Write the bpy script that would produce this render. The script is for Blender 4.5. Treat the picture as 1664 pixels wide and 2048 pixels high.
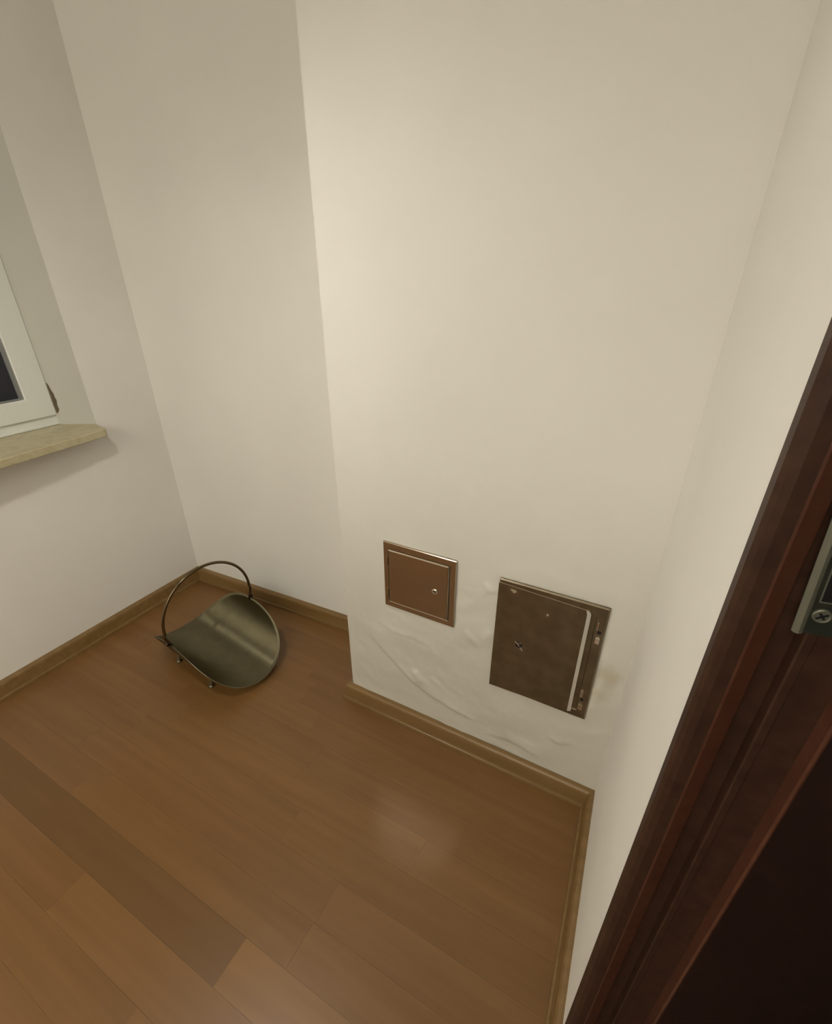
import bpy, bmesh, math, random
from math import sin, cos, radians, pi, sqrt
from mathutils import Vector, Matrix, noise

for o in list(bpy.data.objects):
    bpy.data.objects.remove(o, do_unlink=True)
SC = bpy.context.scene
COL = SC.collection

# ------------------------------------------------------------------ camera
cam_d = bpy.data.cameras.new('camera')
cam = bpy.data.objects.new('camera', cam_d)
COL.objects.link(cam)
cam.location = (0, 0, 1.5)
cam.rotation_euler = (radians(90 - 27.3), 0, 0)
cam_d.sensor_fit = 'HORIZONTAL'
cam_d.sensor_width = 36.0
cam_d.lens = 36.0 * 935.0 / 1664.0
cam_d.clip_start = 0.01
SC.camera = cam

# ------------------------------------------------------------------ world (night outside)
wd = bpy.data.worlds.new('night')
SC.world = wd
wd.use_nodes = True
wd.node_tree.nodes['Background'].inputs[0].default_value = (0.35, 0.38, 0.55, 1)
wd.node_tree.nodes['Background'].inputs[1].default_value = 0.02

# ------------------------------------------------------------------ exposure
SC.view_settings.view_transform = 'Standard'
SC.view_settings.look = 'None'
SC.view_settings.gamma = 1.0
SC.view_settings.use_curve_mapping = False
SC.view_settings.exposure = 0.0

# ------------------------------------------------------------------ lamp (pendant near the window, left of the frame)
LAMP = Vector((-0.74, 0.68, 2.08))
LAMP_W = 28.0
LAMP_CONE = 180.0
LAMP_R = 0.04
LAMP_COL = (1.0, 0.955, 0.86)
# added fill light further back in the room, shaped as an uplighter (behind the viewer)
FILL = Vector((-1.35, -0.75, 1.80))
FILL_W = 188.0
FILL_R = 0.12

# ================================================================== helpers
def unit(deg):
    a = radians(deg)
    return Vector((cos(a), sin(a), 0))

def left_of(d):
    return Vector((-d.y, d.x, 0))

def new_obj(name, bm, mat, parent=None, smooth=False):
    me = bpy.data.meshes.new(name)
    bmesh.ops.recalc_face_normals(bm, faces=bm.faces)
    bm.to_mesh(me)
    bm.free()
    if smooth:
        for p in me.polygons:
            p.use_smooth = True
    me.materials.append(mat)
    o = bpy.data.objects.new(name, me)
    COL.objects.link(o)
    if parent is not None:
        o.parent = parent
        o.matrix_parent_inverse = parent.matrix_world.inverted()
    return o

def empty(name, loc=(0, 0, 0)):
    o = bpy.data.objects.new(name, None)
    o.empty_display_size = 0.05
    o.location = loc
    COL.objects.link(o)
    o.matrix_world = Matrix.Translation(loc)
    return o

def tag(o, label=None, cat=None, kind=None, group=None):
    if label: o['label'] = label
    if cat: o['category'] = cat
    if kind: o['kind'] = kind
    if group: o['group'] = group
    return o

class Frame:
    """local frame: a along x-axis, b along y-axis, z up"""
    def __init__(self, origin, ax, bx):
        self.o = Vector(origin); self.a = ax; self.b = bx
    def __call__(self, a, b, z):
        return self.o + self.a * a + self.b * b + Vector((0, 0, z))

def add_box(bm, F, a0, a1, b0, b1, z0, z1, bevel=0.0, seg=2):
    vs = [bm.verts.new(F(a, b, z)) for a in (a0, a1) for b in (b0, b1) for z in (z0, z1)]
    q = [(0, 1, 3, 2), (4, 6, 7, 5), (0, 4, 5, 1), (2, 3, 7, 6), (0, 2, 6, 4), (1, 5, 7, 3)]
    fs = [bm.faces.new([vs[i] for i in f]) for f in q]
    if bevel > 0:
        es = set(e for f in fs for e in f.edges)
        bmesh.ops.bevel(bm, geom=list(es), offset=bevel, segments=seg, affect='EDGES', profile=0.5)

def add_prism(bm, F, poly, z0, z1):
    """poly: list of (a, b) in plan, extruded in z"""
    lo = [bm.verts.new(F(a, b, z0)) for a, b in poly]
    hi = [bm.verts.new(F(a, b, z1)) for a, b in poly]
    n = len(poly)
    for i in range(n):
        j = (i + 1) % n
        bm.faces.new((lo[i], lo[j], hi[j], hi[i]))
    bm.faces.new(lo[::-1]); bm.faces.new(hi)

def add_extr(bm, pts0, pts1):
    """closed outline pts0 joined to pts1 (both lists of world vectors)"""
    lo = [bm.verts.new(p) for p in pts0]; hi = [bm.verts.new(p) for p in pts1]
    n = len(lo)
    for i in range(n):
        j = (i + 1) % n
        bm.faces.new((lo[i], lo[j], hi[j], hi[i]))
    bm.faces.new(lo[::-1]); bm.faces.new(hi)

def add_tube(bm, path, rad, seg=10, caps=True):
    rings = []
    n = len(path)
    up = None
    for i, p in enumerate(path):
        t = (path[min(i + 1, n - 1)] - path[max(i - 1, 0)]).normalized()
        if up is None:
            up = t.orthogonal().normalized()
        up = (up - t * up.dot(t)).normalized()
        s = t.cross(up)
        r = rad[i] if isinstance(rad, (list, tuple)) else rad
        rings.append([bm.verts.new(p + up * (r * cos(2 * pi * k / seg)) + s * (r * sin(2 * pi * k / seg))) for k in range(seg)])
    for i in range(n - 1):
        for k in range(seg):
            bm.faces.new((rings[i][k], rings[i][(k + 1) % seg], rings[i + 1][(k + 1) % seg], rings[i + 1][k]))
    if caps:
        bm.faces.new(rings[0][::-1]); bm.faces.new(rings[-1])

def add_disc(bm, c, nrm, profile, seg=20):
    """lathe about nrm: profile = [(radius, height), ...]"""
    nrm = nrm.normalized(); x = nrm.orthogonal().normalized(); y = nrm.cross(x)
    rings = []
    for r, h in profile:
        if r < 1e-6:
            rings.append([bm.verts.new(c + nrm * h)])
        else:
            rings.append([bm.verts.new(c + nrm * h + x * (r * cos(2 * pi * k / seg)) + y * (r * sin(2 * pi * k / seg))) for k in range(seg)])
    for A, B in zip(rings, rings[1:]):
        for k in range(seg):
            k2 = (k + 1) % seg
            if len(A) == 1 and len(B) == 1: continue
            if len(A) == 1: bm.faces.new((A[0], B[k2], B[k]))
            elif len(B) == 1: bm.faces.new((A[k], A[k2], B[0]))
            else: bm.faces.new((A[k], A[k2], B[k2], B[k]))

# ================================================================== materials
def mat(name, col, rough=0.5, metal=0.0, spec=0.5):
    m = bpy.data.materials.new(name)
    m.use_nodes = True
    b = m.node_tree.nodes['Principled BSDF']
    b.inputs['Base Color'].default_value = (*col, 1)
    b.inputs['Roughness'].default_value = rough
    b.inputs['Metallic'].default_value = metal
    b.inputs['Specular IOR Level'].default_value = spec
    m.diffuse_color = (*col, 1)
    return m, m.node_tree.nodes, m.node_tree.links, b

def n_noise(nd, scale, detail=4, rough=0.5):
    t = nd.new('ShaderNodeTexNoise')
    t.inputs['Scale'].default_value = scale
    t.inputs['Detail'].default_value = detail
    t.inputs['Roughness'].default_value = rough
    return t

def n_ramp(nd, stops):
    r = nd.new('ShaderNodeValToRGB')
    e = r.color_ramp.elements
    while len(e) < len(stops): e.new(0.5)
    for k, (p, c) in enumerate(stops):
        e[k].position = p
        e[k].color = (*c, 1)
    return r

def pos_node(nd):
    return nd.new('ShaderNodeNewGeometry').outputs['Position']

def bump(nd, lk, b, src, strength, dist=0.002):
    n = nd.new('ShaderNodeBump')
    n.inputs['Strength'].default_value = strength
    n.inputs['Distance'].default_value = dist
    lk.new(src, n.inputs['Height'])
    lk.new(n.outputs[0], b.inputs['Normal'])

# painted plaster
def plaster(name, col):
    m, nd, lk, b = mat(name, col, 0.75, 0, 0.25)
    p = pos_node(nd)
    t = n_noise(nd, 2.3, 3); lk.new(p, t.inputs['Vector'])
    r = n_ramp(nd, [(0.3, tuple(c * 0.965 for c in col)), (0.7, tuple(min(1, c * 1.02) for c in col))])
    lk.new(t.outputs[0], r.inputs[0]); lk.new(r.outputs[0], b.inputs['Base Color'])
    t2 = n_noise(nd, 60, 5, 0.6); lk.new(p, t2.inputs['Vector'])
    bump(nd, lk, b, t2.outputs[0], 0.12, 0.002)
    return m
WALLC = (0.84, 0.825, 0.775)
M_WALL = plaster('wall_paint', WALLC)

# chimney plaster: wall paint darkened to hold shade in its colour, with a rust stain beside the large door and dusty scuffs low down
CHIMC = (0.79, 0.775, 0.725)
def chimney_plaster():
    m, nd, lk, b = mat('chimney_paint', CHIMC, 0.75, 0, 0.25)
    p = pos_node(nd)
    t = n_noise(nd, 2.3, 3); lk.new(p, t.inputs['Vector'])
    r = n_ramp(nd, [(0.3, tuple(c * 0.965 for c in CHIMC)), (0.7, tuple(min(1, c * 1.02) for c in CHIMC))])
    lk.new(t.outputs[0], r.inputs[0])
    # greyer filler low down, carried higher to put corner shade into the colour
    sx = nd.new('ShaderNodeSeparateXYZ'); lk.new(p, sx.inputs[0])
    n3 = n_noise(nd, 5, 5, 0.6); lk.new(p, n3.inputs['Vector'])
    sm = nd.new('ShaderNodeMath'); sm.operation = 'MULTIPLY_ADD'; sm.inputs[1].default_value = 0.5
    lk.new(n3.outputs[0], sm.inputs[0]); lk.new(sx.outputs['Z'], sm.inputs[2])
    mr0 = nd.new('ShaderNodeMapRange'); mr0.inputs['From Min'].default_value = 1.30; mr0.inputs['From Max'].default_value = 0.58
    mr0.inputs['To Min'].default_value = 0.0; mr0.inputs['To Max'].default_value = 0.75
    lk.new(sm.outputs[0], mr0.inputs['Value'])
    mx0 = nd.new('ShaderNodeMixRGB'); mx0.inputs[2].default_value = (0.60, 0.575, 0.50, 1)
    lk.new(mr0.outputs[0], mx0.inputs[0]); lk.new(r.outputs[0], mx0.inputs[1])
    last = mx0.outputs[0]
    def stain(center, radius, col, amount, last):
        d = nd.new('ShaderNodeVectorMath'); d.operation = 'DISTANCE'
        n = n_noise(nd, 28, 4); lk.new(p, n.inputs['Vector'])
        mix = nd.new('ShaderNodeMixRGB'); mix.blend_type = 'ADD'; mix.inputs[0].default_value = 0.05
        lk.new(p, mix.inputs[1]); lk.new(n.outputs['Color'], mix.inputs[2])
        lk.new(mix.outputs[0], d.inputs[0]); d.inputs[1].default_value = Vector(center) + Vector((0.025, 0.025, 0.025))
        mr = nd.new('ShaderNodeMapRange')
        mr.inputs['From Min'].default_value = radius; mr.inputs['From Max'].default_value = radius * 0.15
        mr.inputs['To Min'].default_value = 0; mr.inputs['To Max'].default_value = amount
        lk.new(d.outputs['Value'], mr.inputs['Value'])
        mx = nd.new('ShaderNodeMixRGB'); mx.inputs[2].default_value = (*col, 1)
        lk.new(mr.outputs[0], mx.inputs[0]); lk.new(last, mx.inputs[1])
        return mx.outputs[0]
    FK = lambda u, z: Vector((0.5534, 0.8894, 0)) + unit(-28) * u + Vector((0, 0, z))
    last = stain(FK(-0.045, 0.53), 0.045, (0.42, 0.33, 0.16), 0.45, last)
    last = stain(FK(-0.055, 0.46), 0.04, (0.50, 0.42, 0.25), 0.35, last)
    last = stain(FK(-0.30, 0.13), 0.05, (0.42, 0.40, 0.38), 0.3, last)
    lk.new(last, b.inputs['Base Color'])
    t2 = n_noise(nd, 55, 5, 0.6); lk.new(p, t2.inputs['Vector'])
    bump(nd, lk, b, t2.outputs[0], 0.2, 0.002)
    return m
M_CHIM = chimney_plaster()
M_WALLR = plaster('wall_paint_lit', (0.95, 0.935, 0.885))  # lighter copy of the wall paint, extra lamplight put into its colour
M_REVEAL = plaster('reveal_paint_shaded', (0.56, 0.55, 0.50))  # wall paint toned down, the reveal's shade put into the colour
M_CEIL = plaster('ceiling_paint', (0.80, 0.78, 0.74))

def wood(name, dark, light, az, rough=0.35, scale=1.0, objcol=False, coat=0.0):
    m, nd, lk, b = mat(name, light, rough, 0, 0.5)
    p = pos_node(nd)
    mp = nd.new('ShaderNodeMapping'); mp.vector_type = 'POINT'
    mp.inputs['Rotation'].default_value = (0, 0, radians(-az))
    lk.new(p, mp.inputs['Vector'])
    mp2 = nd.new('ShaderNodeMapping'); mp2.inputs['Scale'].default_value = (1.6 * scale, 26 * scale, 26 * scale)
    oi = nd.new('ShaderNodeObjectInfo')
    add = nd.new('ShaderNodeVectorMath'); add.operation = 'ADD'
    mul = nd.new('ShaderNodeMath'); mul.operation = 'MULTIPLY'; mul.inputs[1].default_value = 7.0
    lk.new(oi.outputs['Random'], mul.inputs[0]); lk.new(mp.outputs[0], add.inputs[0]); lk.new(mul.outputs[0], add.inputs[1])
    lk.new(add.outputs[0], mp2.inputs['Vector'])
    t = n_noise(nd, 1.0, 6, 0.55); lk.new(mp2.outputs[0], t.inputs['Vector'])
    r = n_ramp(nd, [(0.28, dark), (0.72, light)])
    lk.new(t.outputs[0], r.inputs[0])
    out = r.outputs[0]
    if objcol:
        mx = nd.new('ShaderNodeMixRGB'); mx.blend_type = 'MULTIPLY'; mx.inputs[0].default_value = 1
        lk.new(out, mx.inputs[1]); lk.new(oi.outputs['Color'], mx.inputs[2]); out = mx.outputs[0]
    lk.new(out, b.inputs['Base Color'])
    if coat:
        b.inputs['Coat Weight'].default_value = coat
        b.inputs['Coat Roughness'].default_value = 0.18
    bump(nd, lk, b, t.outputs[0], 0.05, 0.001)
    return m
M_FLOOR = wood('floor_laminate', (0.180, 0.088, 0.028), (0.222, 0.113, 0.038), -28, 0.36, 1.0, True)
M_BASE = wood('baseboard_oak', (0.185, 0.108, 0.038), (0.25, 0.15, 0.056), -28, 0.32, 1.4)
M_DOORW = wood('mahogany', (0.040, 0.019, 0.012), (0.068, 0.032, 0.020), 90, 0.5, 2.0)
M_DOORW.node_tree.nodes['Principled BSDF'].inputs['Specular IOR Level'].default_value = 0.22
M_DOORM = wood('mahogany_reddish', (0.075, 0.027, 0.016), (0.115, 0.044, 0.025), 90, 0.35, 2.0)
M_DOORS = wood('mahogany_stop_shaded', (0.016, 0.007, 0.005), (0.028, 0.012, 0.008), 90, 0.5, 2.0)  # darker mahogany copy, shade put into the stop's colour
M_SLAB, *_ = mat('screed', (0.10, 0.08, 0.06), 0.9)

def steel(name, col, rough, spots=0.0, spotcol=(0.1, 0.06, 0.03)):
    m, nd, lk, b = mat(name, col, rough, 1.0)
    p = pos_node(nd)
    t = n_noise(nd, 18, 2, 0.4); lk.new(p, t.inputs['Vector'])
    mr = nd.new('ShaderNodeMapRange')
    mr.inputs['To Min'].default_value = rough * 0.9; mr.inputs['To Max'].default_value = rough * 1.1
    lk.new(t.outputs[0], mr.inputs['Value']); lk.new(mr.outputs[0], b.inputs['Roughness'])
    if spots:
        t2 = n_noise(nd, 26, 2, 0.4); lk.new(p, t2.inputs['Vector'])
        r = n_ramp(nd, [(0.35, spotcol), (0.35 + spots, col)])
        lk.new(t2.outputs[0], r.inputs[0]); lk.new(r.outputs[0], b.inputs['Base Color'])
    return m
M_STEEL = steel('stainless_steel', (0.54, 0.46, 0.36), 0.17)
M_STEELD = steel('aged_steel', (0.27, 0.232, 0.165), 0.38, 0.35, (0.22, 0.18, 0.125))
M_STEELB = steel('bright_steel', (0.80, 0.78, 0.74), 0.25)
def brushed_brass():
    base = (0.185, 0.165, 0.10)
    m, nd, lk, b = mat('tarnished_brass_sheet', base, 0.42, 0.92)
    p = pos_node(nd)
    t = n_noise(nd, 22, 6, 0.65); lk.new(p, t.inputs['Vector'])
    r = n_ramp(nd, [(0.3, tuple(c * 0.88 for c in base)), (0.7, tuple(c * 1.08 for c in base))])
    lk.new(t.outputs[0], r.inputs[0]); lk.new(r.outputs[0], b.inputs['Base Color'])
    b.inputs['Anisotropic'].default_value = 0.98
    c = nd.new('ShaderNodeCombineXYZ')           # polished around the curve: highlights stretch along the trough
    c.inputs[0].default_value = cos(-0.617); c.inputs[1].default_value = sin(-0.617)
    lk.new(c.outputs[0], b.inputs['Tangent'])
    return m
M_BRASS = brushed_brass()
M_BRASSR = steel('brass_rim', (0.26, 0.24, 0.17), 0.34)
M_BRASSH = steel('dark_brass', (0.17, 0.125, 0.07), 0.24)
M_LOCK, *_ = mat('strike_plate_metal', (0.045, 0.05, 0.038), 0.4, 0.35)
M_LIP, *_ = mat('strike_lip_metal', (0.20, 0.20, 0.155), 0.4, 0.35)
M_BLACK, *_ = mat('black_recess', (0.006, 0.006, 0.007), 0.6)
M_PVC, *_ = mat('white_pvc', (0.76, 0.77, 0.72), 0.35)
M_GAP, *_ = mat('broken_plaster', (0.12, 0.09, 0.05), 0.9)

def glass_mat():
    m, nd, lk, b = mat('window_glass', (1, 1, 1), 0.0)
    b.inputs['Transmission Weight'].default_value = 1.0
    b.inputs['IOR'].default_value = 1.45
    return m
M_GLASS = glass_mat()

def marble():
    base = (0.52, 0.46, 0.29)
    m, nd, lk, b = mat('sill_marble', base, 0.35)
    p = pos_node(nd)
    t = n_noise(nd, 14, 8, 0.65); t.inputs['Distortion'].default_value = 1.2; lk.new(p, t.inputs['Vector'])
    r = n_ramp(nd, [(0.25, (0.40, 0.33, 0.19)), (0.5, base), (0.75, (0.60, 0.55, 0.38))])
    lk.new(t.outputs[0], r.inputs[0]); lk.new(r.outputs[0], b.inputs['Base Color'])
    return m
M_SILL = marble()

# ================================================================== room outline (plan)
W = Vector((-1.188, 2.1263, 0))                 # left wall / alcove wall corner
dL = unit(61.0); nL = left_of(dL)               # along left wall towards the corner; outwards
dB = unit(-25.3)                                # along the alcove wall
K = Vector((0.5534, 0.8894, 0))                 # chimney / right wall corner
uC = unit(-28.0); nC = left_of(uC)              # along chimney front; into the chimney
dR = -unit(64.5); nR = left_of(unit(64.5))      # along right wall towards the viewer; into the room
A = K + uC * -0.908                             # chimney's free front corner

def cross2(p, d, q, e):
    det = d.x * -e.y + e.x * d.y
    r = q - p
    t = (r.x * -e.y + e.x * r.y) / det
    return p + d * t
B = cross2(W, dB, A, nC)                        # alcove wall meets the chimney's side
R_END = K + dR * 3.3
L_END = cross2(R_END, unit(-25.3), W, dL)
H = 2.6

FL = Frame(W, dL, nL)
FB = Frame(W, dB, left_of(dB))
FC = Frame(K, uC, nC)
FR = Frame(K, dR, nR)
WORLD = Frame((0, 0, 0), Vector((1, 0, 0)), Vector((0, 1, 0)))

# ------------------------------------------------------------------ floor: slab + planks
bm = bmesh.new()
poly = [W, B, A, K, R_END, L_END]
cen = sum(poly, Vector()) / 6
add_extr(bm, [Vector((p.x, p.y, -0.06)) for p in poly[::-1]], [Vector((p.x, p.y, -0.0125)) for p in poly[::-1]])
floor = tag(new_obj('floor', bm, M_SLAB), 'warm brown wood laminate floor of narrow strips', kind='structure')

C0 = Vector((-0.2655, 1.2919, 0))
pm = bmesh.new()
add_box(pm, WORLD, 0, 1, 0, 1, -0.012, 0)
plank_me = bpy.data.meshes.new('plank'); bmesh.ops.recalc_face_normals(pm, faces=pm.faces)
pm.to_mesh(plank_me); pm.free(); plank_me.materials.append(M_FLOOR)
rng = random.Random(11)
def row_span(n):
    """u range of the room at distance n along nC from C0"""
    us = []
    for i in range(6):
        p, q = poly[i], poly[(i + 1) % 6]
        a0 = (p - C0).dot(nC) - n; a1 = (q - C0).dot(nC) - n
        if (a0 < 0) != (a1 < 0):
            t = a0 / (a0 - a1)
            us.append(((p + (q - p) * t) - C0).dot(uC))
    return sorted(us)
WID = 0.1048
rows = [(0.113 + WID * k) for k in range(9, -36, -1)]     # top edge of each row
for ri, top in enumerate(rows):
    bot = top - WID
    spans = [row_span(top - 0.003), row_span((top + bot) / 2), row_span(bot + 0.003)]
    spans = [s for s in spans if len(s) >= 2]
    if not spans: continue
    u0 = min(s[0] for s in spans); u1 = max(s[1] for s in spans)
    near = -1.3 < top < 1.0
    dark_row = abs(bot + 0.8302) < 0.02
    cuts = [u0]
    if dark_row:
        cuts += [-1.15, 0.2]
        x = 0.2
    else:
        x = u0 + rng.uniform(0.2, 0.7)
        cuts.append(x)
    while True:
        x += rng.uniform(0.55, 1.15) if near else rng.uniform(1.4, 2.4)
        if x > u1 - 0.2: break
        cuts.append(x)
    cuts.append(u1)
    cuts = sorted(c for c in cuts if u0 <= c <= u1)
    for a, b in zip(cuts, cuts[1:]):
        if b - a < 0.02: continue
        o = bpy.data.objects.new('plank', plank_me)
        COL.objects.link(o)
        o.location = C0 + uC * (a + 0.0002) + nC * (bot + 0.00015)
        o.rotation_euler = (0, 0, radians(-28))
        o.scale = (b - a - 0.0003, WID - 0.0003, 1)
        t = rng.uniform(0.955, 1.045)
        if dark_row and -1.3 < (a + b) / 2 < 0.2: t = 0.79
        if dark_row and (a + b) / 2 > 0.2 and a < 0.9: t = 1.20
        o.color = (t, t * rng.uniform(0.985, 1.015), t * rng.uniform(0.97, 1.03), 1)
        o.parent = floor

# ------------------------------------------------------------------ ceiling and plain walls
bm = bmesh.new()
add_extr(bm, [Vector((p.x, p.y, H)) for p in poly[::-1]], [Vector((p.x, p.y, H + 0.08)) for p in poly[::-1]])
tag(new_obj('ceiling', bm, M_CEIL), 'plain white ceiling above the picture', kind='structure')

# left wall with a splayed window opening
LEN_L = (W - L_END).length
JT0, JT1 = -0.276, -0.352           # right jamb: at the room face, at the window frame
JL0, JL1 = -1.45, -1.38             # left jamb
SILL = 0.937
SZ, TZ, TH = 0.905, 2.25, 0.26      # opening bottom (under the sill), top, wall thickness
bm = bmesh.new()
add_prism(bm, FL, [(JT0, 0), (0.0, 0), (0.0, TH), (JT1, TH), (JT1, 0.13)], 0, H)
add_prism(bm, FL, [(-LEN_L, 0), (JL0, 0), (JL1, 0.13), (JL1, TH), (-LEN_L, TH)], 0, H)
add_prism(bm, FL, [(JL0, 0), (JT0, 0), (JT1, 0.13), (JT1, TH), (JL1, TH), (JL1, 0.13)], 0, SZ)
add_prism(bm, FL, [(JL0, 0), (JT0, 0), (JT1, 0.13), (JT1, TH), (JL1, TH), (JL1, 0.13)], TZ, H)
wall_left = tag(new_obj('wall_left', bm, M_WALL), 'cream plastered wall with the window and stone sill', kind='structure')

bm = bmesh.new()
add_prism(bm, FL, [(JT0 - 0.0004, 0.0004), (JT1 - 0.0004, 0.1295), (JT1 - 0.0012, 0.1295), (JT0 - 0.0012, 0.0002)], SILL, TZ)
new_obj('window_reveal', bm, M_REVEAL, wall_left)['label'] = 'window reveal with its shade put into the paint colour'

# broken plaster between frame and jamb, low down
bm = bmesh.new()
zz = [0.985, 1.0, 1.018, 1.035, 1.05, 1.062, 1.076, 1.09, 1.105]
wd_ = [0.005, 0.013, 0.011, 0.015, 0.012, 0.0125, 0.008, 0.006, 0.001]
r_ = [bm.verts.new(FL(JT1 + 0.0015 + w * 0.58, 0.1225 - w, z)) for w, z in zip(wd_, zz)]
l_ = [bm.verts.new(FL(JT1 + 0.0005, 0.1205, z)) for w, z in zip(wd_, zz)]
b_ = [bm.verts.new(FL(JT1 + 0.006, 0.1225, z)) for w, z in zip(wd_, zz)]
for i in range(len(zz) - 1):
    bm.faces.new((l_[i], r_[i], r_[i + 1], l_[i + 1]))
    bm.faces.new((r_[i], b_[i], b_[i + 1], r_[i + 1]))
    bm.faces.new((b_[i], l_[i], l_[i + 1], b_[i + 1]))
new_obj('plaster_chip', bm, M_GAP, wall_left)['label'] = 'dark broken plaster beside the window frame'

bm = bmesh.new()
LB = (B - W).length + 0.0
add_prism(bm, FB, [(0, 0), (LB, 0), (LB, 0.1), (0, 0.1)], 0, H)
tag(new_obj('wall_back', bm, M_WALL), 'cream plastered wall of the alcove beside the chimney', kind='structure')

bm = bmesh.new()
FRear = Frame(L_END, unit(-25.3), -left_of(unit(-25.3)))
add_prism(bm, FRear, [(0, 0), ((R_END - L_END).length, 0), ((R_END - L_END).length, 0.1), (0, 0.1)], 0, H)
tag(new_obj('wall_rear', bm, M_WALL), 'plain wall behind the viewer', kind='structure')

# right wall with a door opening
D0, D1, DZ = 0.60, 1.50, 2.08
bm = bmesh.new()
add_prism(bm, FR, [(0, 0), (D0, 0), (D0, -0.268), (0, -0.268)], 0, H)
add_prism(bm, FR, [(D1, 0), (3.3, 0), (3.3, -0.268), (D1, -0.268)], 0, H)
add_prism(bm, FR, [(D0, 0), (D1, 0), (D1, -0.268), (D0, -0.268)], DZ, H)
tag(new_obj('wall_right', bm, M_WALLR), 'cream plastered return wall between chimney and dark door', kind='structure')

# ------------------------------------------------------------------ chimney breast with rough plaster
def seg_d(u, z, p, q):
    ax, az = p; bx, bz = q
    vx, vz = bx - ax, bz - az
    L = vx * vx + vz * vz
    t = 0 if L == 0 else max(0, min(1, ((u - ax) * vx + (z - az) * vz) / L))
    dx, dz = u - ax - t * vx, z - az - t * vz
    s = vx * dz - vz * dx
    return sqrt(dx * dx + dz * dz), (1 if s > 0 else -1)

# coordinates: u from the right corner (negative to the left), z up; all in metres
STEPS = [  # trowel lines: plaster above the line stands proud and thins out upwards
    ([(-0.80, 0.345), (-0.745, 0.30), (-0.70, 0.262), (-0.64, 0.215), (-0.575, 0.185), (-0.50, 0.168), (-0.42, 0.150)], 0.0045, 0.085),
    ([(-0.77, 0.425), (-0.71, 0.408), (-0.64, 0.415), (-0.58, 0.405)], 0.0022, 0.04),
    ([(-0.335, 0.113), (-0.29, 0.127), (-0.25, 0.125), (-0.19, 0.112)], 0.004, 0.05),
    ([(-0.46, 0.49), (-0.415, 0.475), (-0.39, 0.495), (-0.375, 0.53)], 0.0024, 0.03),
    ([(-0.42, 0.66), (-0.395, 0.683), (-0.37, 0.70)], 0.0025, 0.025),
    ([(-0.16, 0.215), (-0.132, 0.205), (-0.10, 0.225)], 0.004, 0.045),
]
RIDGES = [
    ([(-0.625, 0.262), (-0.612, 0.240)], 0.009, 0.019),
    ([(-0.45, 0.515), (-0.43, 0.50)], 0.004, 0.012),
    ([(-0.395, 0.52), (-0.385, 0.545)], 0.004, 0.012),
    ([(-0.40, 0.712), (-0.392, 0.70)], 0.004, 0.012),
    ([(-0.068, 0.40), (-0.055, 0.425), (-0.06, 0.46), (-0.045, 0.52)], 0.0035, 0.016),
    ([(-0.13, 0.34), (-0.135, 0.26), (-0.14, 0.215)], 0.002, 0.012),
    ([(-0.56, 0.262), (-0.545, 0.255)], 0.003, 0.012),
    ([(-0.52, 0.60), (-0.44, 0.62)], 0.0015, 0.025),
    ([(-0.37, 0.765), (-0.30, 0.792), (-0.20, 0.79), (-0.07, 0.79)], 0.0018, 0.03),
    ([(-0.055, 0.75), (-0.05, 0.60)], 0.002, 0.02),
]
DOORS = [(-0.738, -0.492, 0.523, 0.766), (-0.363, -0.075, 0.352, 0.754)]
def smooth(x):
    x = max(0.0, min(1.0, x)); return x * x * (3 - 2 * x)
def relief(u, z):
    low = smooth((0.95 - z) / 0.3)
    h = 0.0
    if low > 0:
        p = Vector((u * 7, z * 7, 3.1))
        h += 0.0030 * noise.fractal(p, 1.0, 2.0, 4) * low
        h += 0.0014 * noise.fractal(p * 3.1, 1.0, 2.0, 3) * low * smooth((0.62 - z) / 0.2)
        for pl, amp, wid in STEPS:
            best = (9, 1)
            for a, b in zip(pl, pl[1:]):
                d = seg_d(u, z, a, b)
                if d[0] < best[0]: best = d
            d, s = best
            e = min(smooth((u - pl[0][0] + 0.03) / 0.05), smooth((pl[-1][0] - u + 0.03) / 0.05))
            sd = d * s
            if sd > -0.004:
                h += amp * e * smooth((sd + 0.004) / 0.008) * max(0, 1 - max(sd, 0) / wid) ** 1.3
        for pl, amp, wid in RIDGES:
            d = min(seg_d(u, z, a, b)[0] for a, b in (zip(pl, pl[1:])))
            h += amp * math.exp(-(d / wid) ** 2 * 1.5)
    # plaster built up against the door frames, pushed back beneath them
    for a0, a1, z0, z1 in DOORS:
        dx = max(a0 - u, u - a1); dz = max(z0 - z, z - z1); d = max(dx, dz)
        if d < 0.004:
            rag = 0.004 * noise.noise(Vector((u * 60, z * 60, 0))) if a0 > -0.4 else 0
            k = smooth((d + 0.010 + rag) / 0.008)
            h = h * k - 0.006 * (1 - k)
    h *= smooth(-u / 0.02) * smooth((u + 0.908) / 0.03)
    return h

bm = bmesh.new()
DEPTH = (B - A).length
RC = 0.007
cols = []                                        # (function of z -> world point)
def side_pt(b):
    return lambda z: FC(-0.908, b, z)
cols.append(side_pt(DEPTH)); cols.append(side_pt(DEPTH * 0.5)); cols.append(side_pt(0.03))
for k in range(5):
    t = k / 4 * pi / 2
    cols.append(lambda z, t=t: FC(-0.908 + RC * (1 - sin(t)) - 0.0 if False else -0.908 + RC - RC * cos(t), RC - RC * sin(t), z))
nu = 128
for k in range(1, nu + 1):
    u = -0.908 + RC + (0.908 - RC) * k / nu
    cols.append(lambda z, u=u: FC(u, -relief(u, z), z))
zs = [i * 0.007 for i in range(0, 138)]
zs += [0.97 + 0.0543 * i for i in range(1, 31)]
zs[-1] = H
grid = [[bm.verts.new(c(z)) for c in cols] for z in zs]
for r0, r1 in zip(grid, grid[1:]):
    for i in range(len(cols) - 1):
        bm.faces.new((r0[i], r0[i + 1], r1[i + 1], r1[i]))
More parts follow.
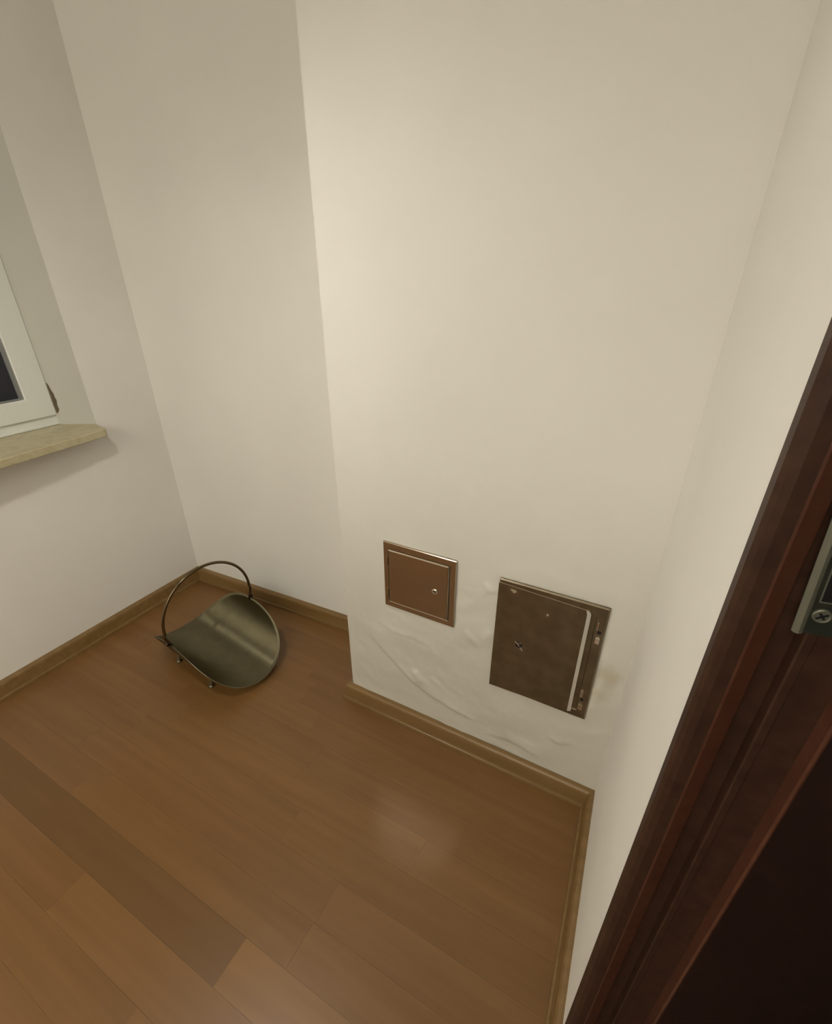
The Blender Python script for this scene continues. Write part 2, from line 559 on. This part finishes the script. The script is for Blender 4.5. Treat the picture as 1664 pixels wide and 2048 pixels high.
# close the back so that it is a solid block
bk = [bm.verts.new(FC(0.0, DEPTH, z)) for z in (0, H)]
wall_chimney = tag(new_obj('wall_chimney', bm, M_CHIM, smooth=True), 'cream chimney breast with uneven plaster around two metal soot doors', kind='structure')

# ------------------------------------------------------------------ baseboards (profile swept along the walls, mitred)
def profile(k):
    pr = [(0.0, 0.0), (0.030, 0.0), (0.030, 0.0105), (0.0290, 0.0130), (0.0270, 0.0140), (0.0240, 0.0142),
          (0.0228, 0.0165), (0.0195, 0.0560), (0.0175, 0.0640), (0.0125, 0.0700), (0.0050, 0.0720), (0.0, 0.0720)]
    return [(a * k, z) for a, z in pr]
def sweep(name, pts, closed_in, i, k=1.0, k2=None):
    """segment i of polyline pts (room on the right-hand side when walking), mitred with its neighbours"""
    def inward(p, q):
        d = (q - p).normalized(); return -left_of(d)
    def offs(j):
        p = pts[j]
        n1 = inward(pts[j - 1], p) if j > 0 else None
        n2 = inward(p, pts[j + 1]) if j < len(pts) - 1 else None
        if n1 is None: return n2
        if n2 is None: return n1
        m = (n1 + n2); return m / (1 + n1.dot(n2))
    o0, o1 = offs(i), offs(i + 1)
    bm = bmesh.new()
    add_extr(bm, [pts[i] + o0 * a + Vector((0, 0, z)) for a, z in profile(k)],
                 [pts[i + 1] + o1 * a + Vector((0, 0, z)) for a, z in profile(k)])
    o = new_obj(name, bm, M_BASE)
    return o
chain = [L_END, W, B, A, K, K + dR * 0.6105]
for i, (nm, lb) in enumerate((('baseboard_left', 'light oak baseboard along the window wall'),
                              ('baseboard_back', 'light oak baseboard along the alcove wall'),
                              ('baseboard_chimney_side', 'light oak baseboard on the hidden side of the chimney'),
                              ('baseboard_chimney', 'light oak baseboard under the two soot doors'),
                              ('baseboard_right', 'light oak baseboard on the return wall beside the door'))):
    tag(sweep(nm, chain, True, i), lb, kind='structure')

# ------------------------------------------------------------------ window
win = tag(empty('window_1', FL(-0.9, 0.13, 0.937)), 'white plastic window with night outside, set in the left wall', kind='structure')
SILL = 0.937
bm = bmesh.new()
fz0, fz1 = SILL + 0.0005, TZ - 0.0005
fa0, fa1 = JL1 + 0.0005, JT1 + 0.002
# outer frame: four rails
add_box(bm, FL, fa0, fa1, 0.135, 0.19, fz0, fz0 + 0.055, 0.002)
add_box(bm, FL, fa0, fa1, 0.135, 0.19, fz1 - 0.05, fz1, 0.002)
add_box(bm, FL, fa0, fa0 + 0.05, 0.135, 0.19, fz0 + 0.05, fz1 - 0.045, 0.002)
add_box(bm, FL, fa1 - 0.05, fa1, 0.135, 0.19, fz0 + 0.05, fz1 - 0.045, 0.002)
# thin bead along the sill
add_box(bm, FL, fa0, fa1 + 0.012, 0.126, 0.14, fz0, fz0 + 0.012, 0.003)
new_obj('window_frame', bm, M_PVC, win)
bm = bmesh.new()
sa0, sa1, sz0, sz1 = fa0 + 0.006, JT1 + 0.0015, SILL + 0.040, fz1 - 0.012
def ring(bm, F, a0, a1, z0, z1, ia0, ia1, iz0, iz1, bf, bfi, bb):
    """frame with a chamfer: outer front at depth bf, inner front at depth bfi, back at bb"""
    def loop(x0, x1, y0, y1, b): return [bm.verts.new(F(x, b, y)) for x, y in ((x0, y0), (x1, y0), (x1, y1), (x0, y1))]
    c = 0.003
    L = [loop(a0, a1, z0, z1, bb), loop(a0, a1, z0, z1, bf + 0.003), loop(a0 + 0.003, a1 - 0.003, z0 + 0.003, z1 - 0.003, bf),
         loop(ia0 - c, ia1 + c, iz0 - c, iz1 + c, bf), loop(ia0, ia1, iz0, iz1, bfi), loop(ia0, ia1, iz0, iz1, bb)]
    for A_, B_ in zip(L, L[1:] + L[:1]):
        for k in range(4):
            bm.faces.new((A_[k], A_[(k + 1) % 4], B_[(k + 1) % 4], B_[k]))
ring(bm, FL, sa0, sa1, sz0, sz1, sa0 + 0.083, -0.440, 1.057, sz1 - 0.083, 0.122, 0.125, 0.175)
sash = new_obj('sash', bm, M_PVC, win)
bm = bmesh.new()
add_box(bm, FL, sa0 + 0.075, -0.432, 0.130, 0.142, 1.049, sz1 - 0.075)
new_obj('pane', bm, M_GLASS, sash)
# stone sill, a little proud of the jamb, front edge eased
bm = bmesh.new()
poly_s = [(JT0 - 0.002, -0.0005), (JT0 - 0.020, -0.100), (-0.75, -0.145), (-1.47, -0.145), (-1.47, -0.0005), (JL0 + 0.001, -0.0005), (JL1 + 0.001, 0.134), (JT1 - 0.001, 0.134)]
add_prism(bm, FL, poly_s, SILL - 0.031, SILL)
bmesh.ops.recalc_face_normals(bm, faces=bm.faces)
es = [e for e in bm.edges if all((v.co - W).dot(nL) < -0.05 for v in e.verts)]
bmesh.ops.bevel(bm, geom=es, offset=0.004, segments=3, affect='EDGES', profile=0.5)
new_obj('window_sill', bm, M_SILL, win)['label'] = 'beige stone window sill'

# ------------------------------------------------------------------ open doorway in the right wall: moulded frame with a strike plate
door = tag(empty('door_1', FR(1.05, 0, 0)), 'dark mahogany door frame with strike plate at the right edge', kind='structure')
DM = 2.10                                        # mirror: a -> DM - a
JD = -0.268
def jamb_poly(flip=False):
    p = [(0.611, 0.0005), (0.611, 0.0085), (0.6125, 0.010), (0.628, 0.010), (0.633, 0.0065), (0.6348, 0.0), (0.635, -0.0105),
         (0.629, -0.0262), (0.621, -0.0275), (0.620, -0.0300), (0.620, -0.0450), (0.6335, -0.0465), (0.6345, -0.0480), (0.6345, -0.0540), (0.6335, -0.0550),
         (0.6335, -0.0835), (0.6336, JD), (0.601, JD), (0.601, 0.0005)]
    if flip: p = [(DM - a, b) for a, b in p][::-1]
    return p
for fl in (False, True):
    bm = bmesh.new()
    add_prism(bm, FR, jamb_poly(fl), 0.0, DZ)
    new_obj('jamb', bm, M_DOORW, door)
    # reddish bead on the chamfer and the stop that the leaf closes against
    bm = bmesh.new()
    pl = [(0.6356, -0.0105), (0.6358, -0.0125), (0.6300, -0.0262), (0.6285, -0.0262), (0.6345, -0.0105)]
    if fl: pl = [(DM - a, b) for a, b in pl][::-1]
    add_prism(bm, FR, pl, 0.0, DZ - 0.034)
    new_obj('jamb_bead', bm, M_DOORM, door)
    bm = bmesh.new()
    pl = [(0.6337, -0.0835), (0.6525, -0.0835), (0.6545, -0.0855), (0.6545, JD), (0.6337, JD)]
    if fl: pl = [(DM - a, b) for a, b in pl][::-1]
    add_prism(bm, FR, pl, 0.0, DZ - 0.034)
    new_obj('door_stop', bm, M_DOORS, door)
    bm = bmesh.new()
    pl = [(0.6337, -0.0834), (0.6337, -0.0822), (0.6530, -0.0822), (0.6548, -0.0840), (0.6548, -0.0854), (0.6524, -0.0834)]
    if fl: pl = [(DM - a, b) for a, b in pl][::-1]
    add_prism(bm, FR, pl, 0.0, DZ - 0.034)
    new_obj('stop_lit_strip', bm, M_DOORM, door)  # thin strip over the stop's side, lamplight put into its colour
bm = bmesh.new()
add_box(bm, FR, 0.611, DM - 0.611, 0.0005, 0.010, DZ + 0.0005, DZ + 0.025, 0.002)
add_box(bm, FR, 0.636, DM - 0.636, JD, 0.010, DZ - 0.033, DZ - 0.0005, 0.002)
new_obj('head_jamb', bm, M_DOORW, door)
# strike plate (very slightly off plumb) with its latch hole and one screw below
tl = radians(3.6)
P0 = FR(0.6348, -0.0362, 1.2350)
Fx = -nR * cos(tl) + Vector((0, 0, 1)) * sin(tl)
class PlateFrame:
    def __call__(self, x, b, z):
        up = Vector((0, 0, 1)) * cos(tl) + nR * sin(tl)
        right = -nR * cos(tl) + Vector((0, 0, 1)) * sin(tl)
        return P0 + right * x + up * z + dR * b
FP = PlateFrame()
PH, HX0, HX1, HZ0, HZ1 = 0.165, 0.0105, 0.0300, 0.0325, 0.105
bm = bmesh.new()
for x0, x1, z0, z1 in ((0.004, HX0, 0, PH), (HX1, 0.0400, 0, PH), (HX0, HX1, 0, HZ0), (HX0, HX1, HZ1, PH)):
    add_box(bm, FP, x0, x1, 0.0, 0.0014, z0, z1)
plate = new_obj('strike_plate', bm, M_LOCK, door)
plate['label'] = 'grey metal strike plate'
bm = bmesh.new()
lipx = [(0.0072, 0.0014), (0.0056, 0.0038), (0.0030, 0.0050), (0.0006, 0.0042), (-0.0010, 0.0018), (-0.0008, 0.0), (0.0072, 0.0)]
add_extr(bm, [FP(x, b, 0.0) for x, b in lipx], [FP(x, b, PH) for x, b in lipx])
new_obj('plate_lip', bm, M_LIP, plate)['label'] = 'rounded bright lip of the strike plate'
bm = bmesh.new()
for x0, x1, z0, z1 in ((HX0 - 0.001, HX0, HZ0 - 0.001, HZ1 + 0.001), (HX1, HX1 + 0.001, HZ0 - 0.001, HZ1 + 0.001), (HX0, HX1, HZ0 - 0.0012, HZ0), (HX0, HX1, HZ1, HZ1 + 0.001)):
    add_box(bm, FP, x0, x1, 0.0014, 0.0022, z0, z1)
new_obj('hole_rim', bm, M_LIP, plate)
bm = bmesh.new()
add_box(bm, FP, HX0, HX1, 0.0001, 0.0004, HZ0, HZ1)
new_obj('latch_hole', bm, M_BLACK, plate)['label'] = 'black latch hole'
bm = bmesh.new()
add_disc(bm, FP(0.0146, 0.0014, 0.0190), dR, [(0.0066, 0), (0.0064, 0.0010), (0.0054, 0.0018), (0.0042, 0.0014), (0.0, 0.0012)], 24)
new_obj('screw', bm, M_LIP, plate)['label'] = 'round screw head'
bm = bmesh.new()
ca, sa = cos(radians(35)), sin(radians(35))
for (l, w) in ((0.0046, 0.0009), (0.0009, 0.0034)):
    vs = []
    for b in (0.0024, 0.0030):
        for x, z in ((-l, -w), (l, -w), (l, w), (-l, w)):
            vs.append(bm.verts.new(FP(0.0146 + x * ca - z * sa, b, 0.0190 + x * sa + z * ca)))
    bm.faces.new(vs[:4][::-1]); bm.faces.new(vs[4:])
    for k in range(4): bm.faces.new((vs[k], vs[(k + 1) % 4], vs[4 + (k + 1) % 4], vs[4 + k]))
new_obj('screw_slot', bm, M_BLACK, plate)
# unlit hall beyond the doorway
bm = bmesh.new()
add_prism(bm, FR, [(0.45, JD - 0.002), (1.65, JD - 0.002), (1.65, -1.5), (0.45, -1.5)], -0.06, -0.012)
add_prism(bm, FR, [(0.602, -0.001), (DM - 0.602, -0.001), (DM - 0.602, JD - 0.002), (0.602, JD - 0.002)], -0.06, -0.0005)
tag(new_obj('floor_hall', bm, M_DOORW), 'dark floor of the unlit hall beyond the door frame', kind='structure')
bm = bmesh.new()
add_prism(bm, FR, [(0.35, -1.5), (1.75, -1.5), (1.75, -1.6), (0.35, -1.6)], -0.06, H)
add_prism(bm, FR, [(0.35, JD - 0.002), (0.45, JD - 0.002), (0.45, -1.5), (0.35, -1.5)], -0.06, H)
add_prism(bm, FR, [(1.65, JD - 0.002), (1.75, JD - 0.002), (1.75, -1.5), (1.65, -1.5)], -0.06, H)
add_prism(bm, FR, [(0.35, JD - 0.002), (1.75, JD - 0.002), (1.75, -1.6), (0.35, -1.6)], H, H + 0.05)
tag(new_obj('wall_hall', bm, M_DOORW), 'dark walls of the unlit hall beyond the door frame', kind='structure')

# ------------------------------------------------------------------ small soot door
FO = Frame(K, uC, -nC)               # b now points into the room
def rect_loops(bm, F, specs, cap=True, skew=None):
    Ls = []
    for a0, a1, z0, z1, b in specs:
        Ls.append([bm.verts.new(F(a, b, z)) for a, z in ((a0, z0), (a1, z0), (a1, z1), (a0, z1))])
    for A_, B_ in zip(Ls, Ls[1:]):
        for k in range(4):
            bm.faces.new((A_[k], A_[(k + 1) % 4], B_[(k + 1) % 4], B_[k]))
    return Ls
def frame_plate(bm, F, a0, a1, z0, z1, ia0, ia1, iz0, iz1, b0, b1, bev, ibev):
    Ls = rect_loops(bm, F, [(a0, a1, z0, z1, b0), (a0, a1, z0, z1, b1 - bev), (a0 + bev, a1 - bev, z0 + bev, z1 - bev, b1),
                            (ia0 - ibev, ia1 + ibev, iz0 - ibev, iz1 + ibev, b1), (ia0, ia1, iz0, iz1, b1 - ibev), (ia0, ia1, iz0, iz1, b0)])
    for k in range(4):
        bm.faces.new((Ls[-1][k], Ls[-1][(k + 1) % 4], Ls[0][(k + 1) % 4], Ls[0][k]))

sd = tag(empty('soot_hatch', FO(-0.615, 0, 0.523)), 'small square steel soot door, closed and flat, with a round lock', 'soot door')
bm = bmesh.new()
a0, a1, z0, z1 = -0.7375, -0.4925, 0.5235, 0.7655
frame_plate(bm, FO, a0, a1, z0, z1, -0.7215, -0.5115, 0.543, 0.7435, 0.0005, 0.0075, 0.0015, 0.001)
new_obj('frame', bm, M_STEEL, sd)
bm = bmesh.new()
p0, p1, q0, q1 = -0.7205, -0.5145, 0.5445, 0.7425
Ls = rect_loops(bm, FO, [(p0, p1, q0, q1, 0.001), (p0, p1, q0, q1, 0.0075), (p0 + 0.0012, p1 - 0.0012, q0 + 0.0012, q1 - 0.0012, 0.0092), (p0 + 0.004, p1 - 0.004, q0 + 0.004, q1 - 0.004, 0.0105)])
bm.faces.new(Ls[0][::-1]); bm.faces.new(Ls[-1])
sdoor = new_obj('door_panel', bm, M_STEEL, sd)
bm = bmesh.new()
add_disc(bm, FO(-0.5575, 0.0105, 0.640), -nC, [(0.0092, 0), (0.0092, 0.0016), (0.0078, 0.0026), (0.0045, 0.0026), (0.0038, 0.0012), (0.0, 0.0012)], 24)
new_obj('lock_ring', bm, M_STEELB, sdoor)['label'] = 'bright round lock'
bm = bmesh.new()
add_disc(bm, FO(-0.5575, 0.0117, 0.640), -nC, [(0.0034, 0), (0.0034, 0.0003), (0.0, 0.0003)], 16)
new_obj('keyhole', bm, M_BLACK, sdoor)
for zc in (0.70, 0.58):
    bm = bmesh.new()
    add_tube(bm, [FO(-0.7225, 0.0075, zc - 0.014), FO(-0.7225, 0.0075, zc + 0.014)], 0.0028, 10)
    new_obj('hinge', bm, M_STEELD, sd)

# ------------------------------------------------------------------ large soot door
ld = tag(empty('soot_hatch', FO(-0.22, 0, 0.352)), 'large brown-tarnished steel soot door with loose panel and bright right lip', 'soot door')
a0, a1, z0, z1 = -0.3625, -0.0755, 0.3535, 0.7535
bm = bmesh.new()
frame_plate(bm, FO, a0, a1, z0, z1, -0.335, -0.103, 0.382, 0.727, 0.0005, 0.0085, 0.0035, 0.001)
new_obj('frame', bm, M_STEELD, ld)
# dark inner rebate seen beside the loose panel
bm = bmesh.new()
rect = [(-0.3345, -0.1035, 0.3825, 0.7265)]
add_box(bm, FO, -0.3345, -0.1035, 0.001, 0.003, 0.3825, 0.7265)
new_obj('rebate', bm, M_STEELD, ld)
# loose panel: covers the frame on the left, hangs slightly low on the right, rounded corners, right edge folded back
bm = bmesh.new()
def pan(inset, b):
    l, r_, bt, tl, tr = -0.3635 + inset, -0.1165 - inset, 0.3525 + inset, 0.7415 - inset, 0.7325 - inset
    out = []
    rad = 0.009 - inset * 0.5
    out += [(l, bt + 0.001)]
    out += [(r_ - rad - 0.004, bt + 0.012 * 0 + 0.010)]
    for k in range(4):
        t = -pi / 2 + (pi / 2) * (k + 1) / 4
        out.append((r_ - rad + rad * cos(t), bt + 0.011 + rad + rad * sin(t)))
    for k in range(5):
        t = (pi / 2) * k / 4
        out.append((r_ - rad + rad * cos(t), tr - rad + rad * sin(t)))
    out += [(l + 0.004, tl), (l, tl - 0.004)]
    return [FO(a, b + 0.0012 * (a + 0.24), z) for a, z in out]
lo = [bm.verts.new(p) for p in pan(0, 0.0070)]
mid = [bm.verts.new(p) for p in pan(0, 0.0094)]
hi = [bm.verts.new(p) for p in pan(0.0004, 0.0097)]
n = len(lo)
for A_, B_ in ((lo, mid), (mid, hi)):
    for k in range(n):
        bm.faces.new((A_[k], A_[(k + 1) % n], B_[(k + 1) % n], B_[k]))
bm.faces.new(hi); bm.faces.new(lo[::-1])
lpanel = new_obj('door_panel', bm, M_STEELD, ld)
# lip along the right edge of the panel
bm = bmesh.new()
pts = []
zl = [0.372 + (0.722 - 0.372) * k / 14 for k in range(15)] + [0.728, 0.7315]
va = []
for k, z in enumerate(zl):
    s = -0.1185 + 0.0010 * noise.noise(Vector((z * 40, 1, 0)))
    if k >= 15: s -= (0.002, 0.006)[k - 15]
    w = 0.0105 if k < 15 else (0.0095, 0.006)[k - 15]
    va.append([bm.verts.new(FO(s - w, 0.0106, z)), bm.verts.new(FO(s - w * 0.75, 0.0150, z)), bm.verts.new(FO(s + 0.0015, 0.0112, z)), bm.verts.new(FO(s + 0.0015, 0.0096, z)), bm.verts.new(FO(s - w, 0.0096, z))])
for r0, r1 in zip(va, va[1:]):
    for k in range(5): bm.faces.new((r0[k], r0[(k + 1) % 5], r1[(k + 1) % 5], r1[k]))
bm.faces.new(va[0][::-1]); bm.faces.new(va[-1])
new_obj('panel_lip', bm, M_STEELB, lpanel)['label'] = 'bright folded right lip'
# latch stub and its slot on the panel, rivets
for (u, z, r) in ((-0.2227, 0.6809, 0.004), (-0.2228, 0.4091, 0.004)):
    bm = bmesh.new()
    add_disc(bm, FO(u, 0.0104, z), -nC, [(r, 0), (r * 0.8, 0.0015), (0, 0.002)], 14)
    new_obj('rivet', bm, M_STEELB if z > 0.5 else M_STEELD, lpanel)
bm = bmesh.new()
def blade(bm, u, z, ang, l, w, b0, b1):
    ca, sa = cos(ang), sin(ang)
    vs = []
    for b in (b0, b1):
        for x, y in ((-l, -w), (l, -w), (l, w), (-l, w)):
            vs.append(bm.verts.new(FO(u + x * ca - y * sa, b, z + x * sa + y * ca)))
    bm.faces.new(vs[:4][::-1]); bm.faces.new(vs[4:])
    for k in range(4): bm.faces.new((vs[k], vs[(k + 1) % 4], vs[4 + (k + 1) % 4], vs[4 + k]))
blade(bm, -0.2925, 0.5515, radians(-42), 0.009, 0.0018, 0.0104, 0.0126)
blade(bm, -0.2860, 0.5560, radians(20), 0.0055, 0.0014, 0.0104, 0.0122)
blade(bm, -0.2790, 0.5375, radians(-50), 0.006, 0.0022, 0.0104, 0.0134)
new_obj('latch_stub', bm, M_STEELB, lpanel)['label'] = 'small bright broken latch'
bm = bmesh.new()
add_disc(bm, FO(-0.288, 0.01045, 0.549), -nC, [(0.0105, 0), (0.0105, 0.0004), (0, 0.0004)], 18)
new_obj('latch_hole', bm, M_BLACK, lpanel)
bm = bmesh.new()
vs = [bm.verts.new(FO(u, b, z)) for b in (0.0104, 0.0125) for u, z in ((-0.328, 0.7285), (-0.312, 0.7265), (-0.319, 0.7200))]
bm.faces.new(vs[:3][::-1]); bm.faces.new(vs[3:])
for k in range(3): bm.faces.new((vs[k], vs[(k + 1) % 3], vs[3 + (k + 1) % 3], vs[3 + k]))
new_obj('panel_catch', bm, M_STEELB, lpanel)['label'] = 'bright catch in the top left corner'
# latch keepers on the frame's right rail
for (u, z, du, dz, m_) in ((-0.0968, 0.694, 0.0025, 0.013, M_STEEL), (-0.0905, 0.648, 0.0055, 0.010, M_STEELB), (-0.0985, 0.452, 0.004, 0.013, M_STEEL), (-0.0955, 0.400, 0.006, 0.010, M_STEEL)):
    bm = bmesh.new()
    add_box(bm, FO, u - du, u + du, 0.0086, 0.0125, z - dz, z + dz, 0.001)
    new_obj('keeper', bm, m_, ld)
for (u, z, r) in ((-0.0895, 0.674, 0.0055), (-0.0945, 0.428, 0.005)):
    bm = bmesh.new()
    add_disc(bm, FO(u, 0.0086, z), -nC, [(r, 0), (r, 0.0003), (0, 0.0003)], 14)
    new_obj('keeper_hole', bm, M_BLACK, ld)

# ------------------------------------------------------------------ log basket: round brass sheet bent into a trough, hoop handle, four feet
BX, BY, YAW = -0.852, 1.536, -0.617
bu = Vector((cos(YAW), sin(YAW), 0)); bv = left_of(bu)
RCY, RU, RV, BZ = 0.186, 0.281, 0.279, 0.027
FBK = Frame((BX, BY, 0), bu, bv)
def sheet(u, s, off=0.0):
    a = s / RCY; r = RCY - off
    return FBK(u, r * sin(a), BZ + RCY - r * cos(a))
basket = tag(empty('log_basket', (BX, BY, 0)), 'tarnished brass trough-shaped log basket with hoop handle, on the alcove floor', 'basket')
bm = bmesh.new()
NR_, NA = 22, 96
def disc_pt(rho, t):
    return rho * RU * cos(t), rho * RV * sin(t)
top, und = [], []
for i in range(1, NR_ + 1):
    rho = i / NR_
    top.append([bm.verts.new(sheet(*disc_pt(rho, 2 * pi * k / NA), 0.0010)) for k in range(NA)])
    und.append([bm.verts.new(sheet(*disc_pt(rho, 2 * pi * k / NA), -0.0010)) for k in range(NA)])
ct, cu_ = bm.verts.new(sheet(0, 0, 0.0010)), bm.verts.new(sheet(0, 0, -0.0010))
for k in range(NA):
    k2 = (k + 1) % NA
    bm.faces.new((ct, top[0][k], top[0][k2])); bm.faces.new((cu_, und[0][k2], und[0][k]))
    for i in range(NR_ - 1):
        bm.faces.new((top[i][k], top[i + 1][k], top[i + 1][k2], top[i][k2]))
        bm.faces.new((und[i][k], und[i][k2], und[i + 1][k2], und[i + 1][k]))
    bm.faces.new((top[-1][k], und[-1][k], und[-1][k2], top[-1][k2]))
new_obj('trough', bm, M_BRASS, basket, smooth=True)
bm = bmesh.new()
rim = [sheet(*disc_pt(1.0, 2 * pi * k / 120)) for k in range(121)]
add_tube(bm, rim, 0.0013, 8, caps=False)
new_obj('rim', bm, M_BRASSR, basket, smooth=True)['label'] = 'thin rolled rim'
# handle
bm = bmesh.new()
path = []
HR, HZ = 0.1935, 0.262
tipa = RV / RCY
tipv, tipz = RCY * sin(tipa), BZ + RCY * (1 - cos(tipa))
path.append(FBK(0, -tipv + 0.004, tipz - 0.006))
path.append(FBK(0, -tipv - 0.004, tipz + 0.016))
path.append(FBK(0, -HR - 0.006, tipz + 0.045))
for k in range(41):
    t = pi - pi * k / 40
    path.append(FBK(0, HR * cos(t), HZ + 0.199 * sin(t)))
path.append(FBK(0, HR + 0.004, tipz + 0.045))
path.append(FBK(0, tipv + 0.004, tipz + 0.016))
path.append(FBK(0, tipv - 0.004, tipz - 0.006))
add_tube(bm, path, 0.0058, 12)
new_obj('handle', bm, M_BRASSH, basket, smooth=True)['label'] = 'dark brass hoop handle'
# flared ends where the handle is riveted on
for s in (-1, 1):
    bm = bmesh.new()
    m_ = 0.25
    pth = [FBK(0, s * (tipv - 0.003), tipz - 0.02), FBK(0, s * (tipv + 0.004), tipz), FBK(0, s * (tipv + 0.018 * m_), tipz + 0.016 * m_), FBK(0, s * (tipv + 0.040 * m_), tipz + 0.031 * m_), FBK(0, s * (tipv + 0.060 * m_), tipz + 0.040 * m_)]
    wdt = [0.016, 0.020, 0.016, 0.010, 0.0045]; th = 0.0022
    rr = []
    for p, w in zip(pth, wdt):
        rr.append([bm.verts.new(p - bu * w), bm.verts.new(p + Vector((0, 0, th)) ), bm.verts.new(p + bu * w), bm.verts.new(p - Vector((0, 0, th)))])
    for A_, B_ in zip(rr, rr[1:]):
        for k in range(4): bm.faces.new((A_[k], A_[(k + 1) % 4], B_[(k + 1) % 4], B_[k]))
    bm.faces.new(rr[0][::-1]); bm.faces.new(rr[-1])
    new_obj('handle_tab', bm, M_BRASSH, basket)
# feet: short curved posts with round pads
for su in (-1, 1):
    for sv in (-1, 1):
        bm = bmesh.new()
        u = su * 0.118
        s = sv * 0.118
        p0 = sheet(u, s, -0.0012)
        v1 = sv * 0.128
        add_tube(bm, [p0, FBK(u, v1 * 0.97, p0.z * 0.55), FBK(u, v1, 0.012), FBK(u, v1, 0.006)], [0.007, 0.006, 0.007, 0.010], 10)
        add_disc(bm, FBK(u, v1, 0.0), Vector((0, 0, 1)), [(0.0, 0.0), (0.011, 0.0), (0.013, 0.004), (0.010, 0.009), (0.0, 0.011)], 14)
        new_obj('foot', bm, M_BRASSR, basket, smooth=True)

# ------------------------------------------------------------------ pendant lamp (outside the frame, over the window end of the room)
pend = tag(empty('pendant_lamp', (LAMP.x, LAMP.y, H)), 'shaded bulb on a cable hanging from the ceiling', 'lamp')
bm = bmesh.new()
add_disc(bm, Vector((LAMP.x, LAMP.y, H - 0.0005)), Vector((0, 0, -1)), [(0.0, 0), (0.05, 0), (0.05, 0.012), (0.012, 0.03), (0.0, 0.03)], 24)
new_obj('ceiling_rose', bm, M_PVC, pend)
bm = bmesh.new()
add_tube(bm, [Vector((LAMP.x, LAMP.y, H - 0.03)), Vector((LAMP.x, LAMP.y, LAMP.z + 0.11))], 0.003, 8)
new_obj('cable', bm, M_PVC, pend)
bm = bmesh.new()
add_disc(bm, Vector((LAMP.x, LAMP.y, LAMP.z + 0.056)), Vector((0, 0, 1)), [(0.0, 0), (0.018, 0), (0.02, 0.04), (0.01, 0.056), (0.0, 0.056)], 20)
new_obj('socket', bm, M_PVC, pend)
bm = bmesh.new()
add_disc(bm, LAMP, Vector((0, 0, 1)), [(0.11, 0.03), (0.10, 0.065), (0.07, 0.095), (0.02, 0.108), (0.02, 0.111), (0.072, 0.098), (0.103, 0.067), (0.113, 0.03), (0.11, 0.03)], 32)
new_obj('shade', bm, M_PVC, pend)
ld_ = bpy.data.lights.new('bulb', 'SPOT')
ld_.energy = LAMP_W
ld_.color = LAMP_COL
ld_.shadow_soft_size = LAMP_R
ld_.spot_size = radians(LAMP_CONE)
ld_.spot_blend = 1.0
bulb = bpy.data.objects.new('bulb', ld_)
COL.objects.link(bulb)
bulb.location = LAMP

fill_lamp = tag(empty('added_fill_lamp', (FILL.x, FILL.y, 0)), 'added uplighter behind the viewer for soft fill light', 'lamp')
bm = bmesh.new()
add_disc(bm, Vector((FILL.x, FILL.y, 0.0005)), Vector((0, 0, 1)), [(0.0, 0), (0.14, 0), (0.14, 0.015), (0.02, 0.03), (0.0, 0.03)], 28)
new_obj('base', bm, M_STEEL, fill_lamp)
bm = bmesh.new()
add_tube(bm, [Vector((FILL.x, FILL.y, 0.03)), Vector((FILL.x, FILL.y, FILL.z - 0.16))], 0.012, 12)
new_obj('pole', bm, M_STEEL, fill_lamp)
bm = bmesh.new()
add_disc(bm, Vector((FILL.x, FILL.y, FILL.z - 0.16)), Vector((0, 0, 1)), [(0.0, 0), (0.03, 0.0), (0.11, 0.03), (0.17, 0.09), (0.168, 0.091), (0.108, 0.034), (0.03, 0.006), (0.0, 0.006)], 32)
new_obj('bowl', bm, M_STEEL, fill_lamp)
gd = bpy.data.lights.new('added_fill_light', 'SPOT')  # added fill, bounced off the rear wall and ceiling
gd.energy = FILL_W
gd.color = LAMP_COL
gd.spot_size = radians(150)
gd.spot_blend = 0.6
gd.shadow_soft_size = FILL_R
go = bpy.data.objects.new('added_fill_light', gd)
COL.objects.link(go)
go.location = FILL
go.rotation_euler = Vector((0.25, -1.0, 0.7)).to_track_quat('-Z', 'Y').to_euler()
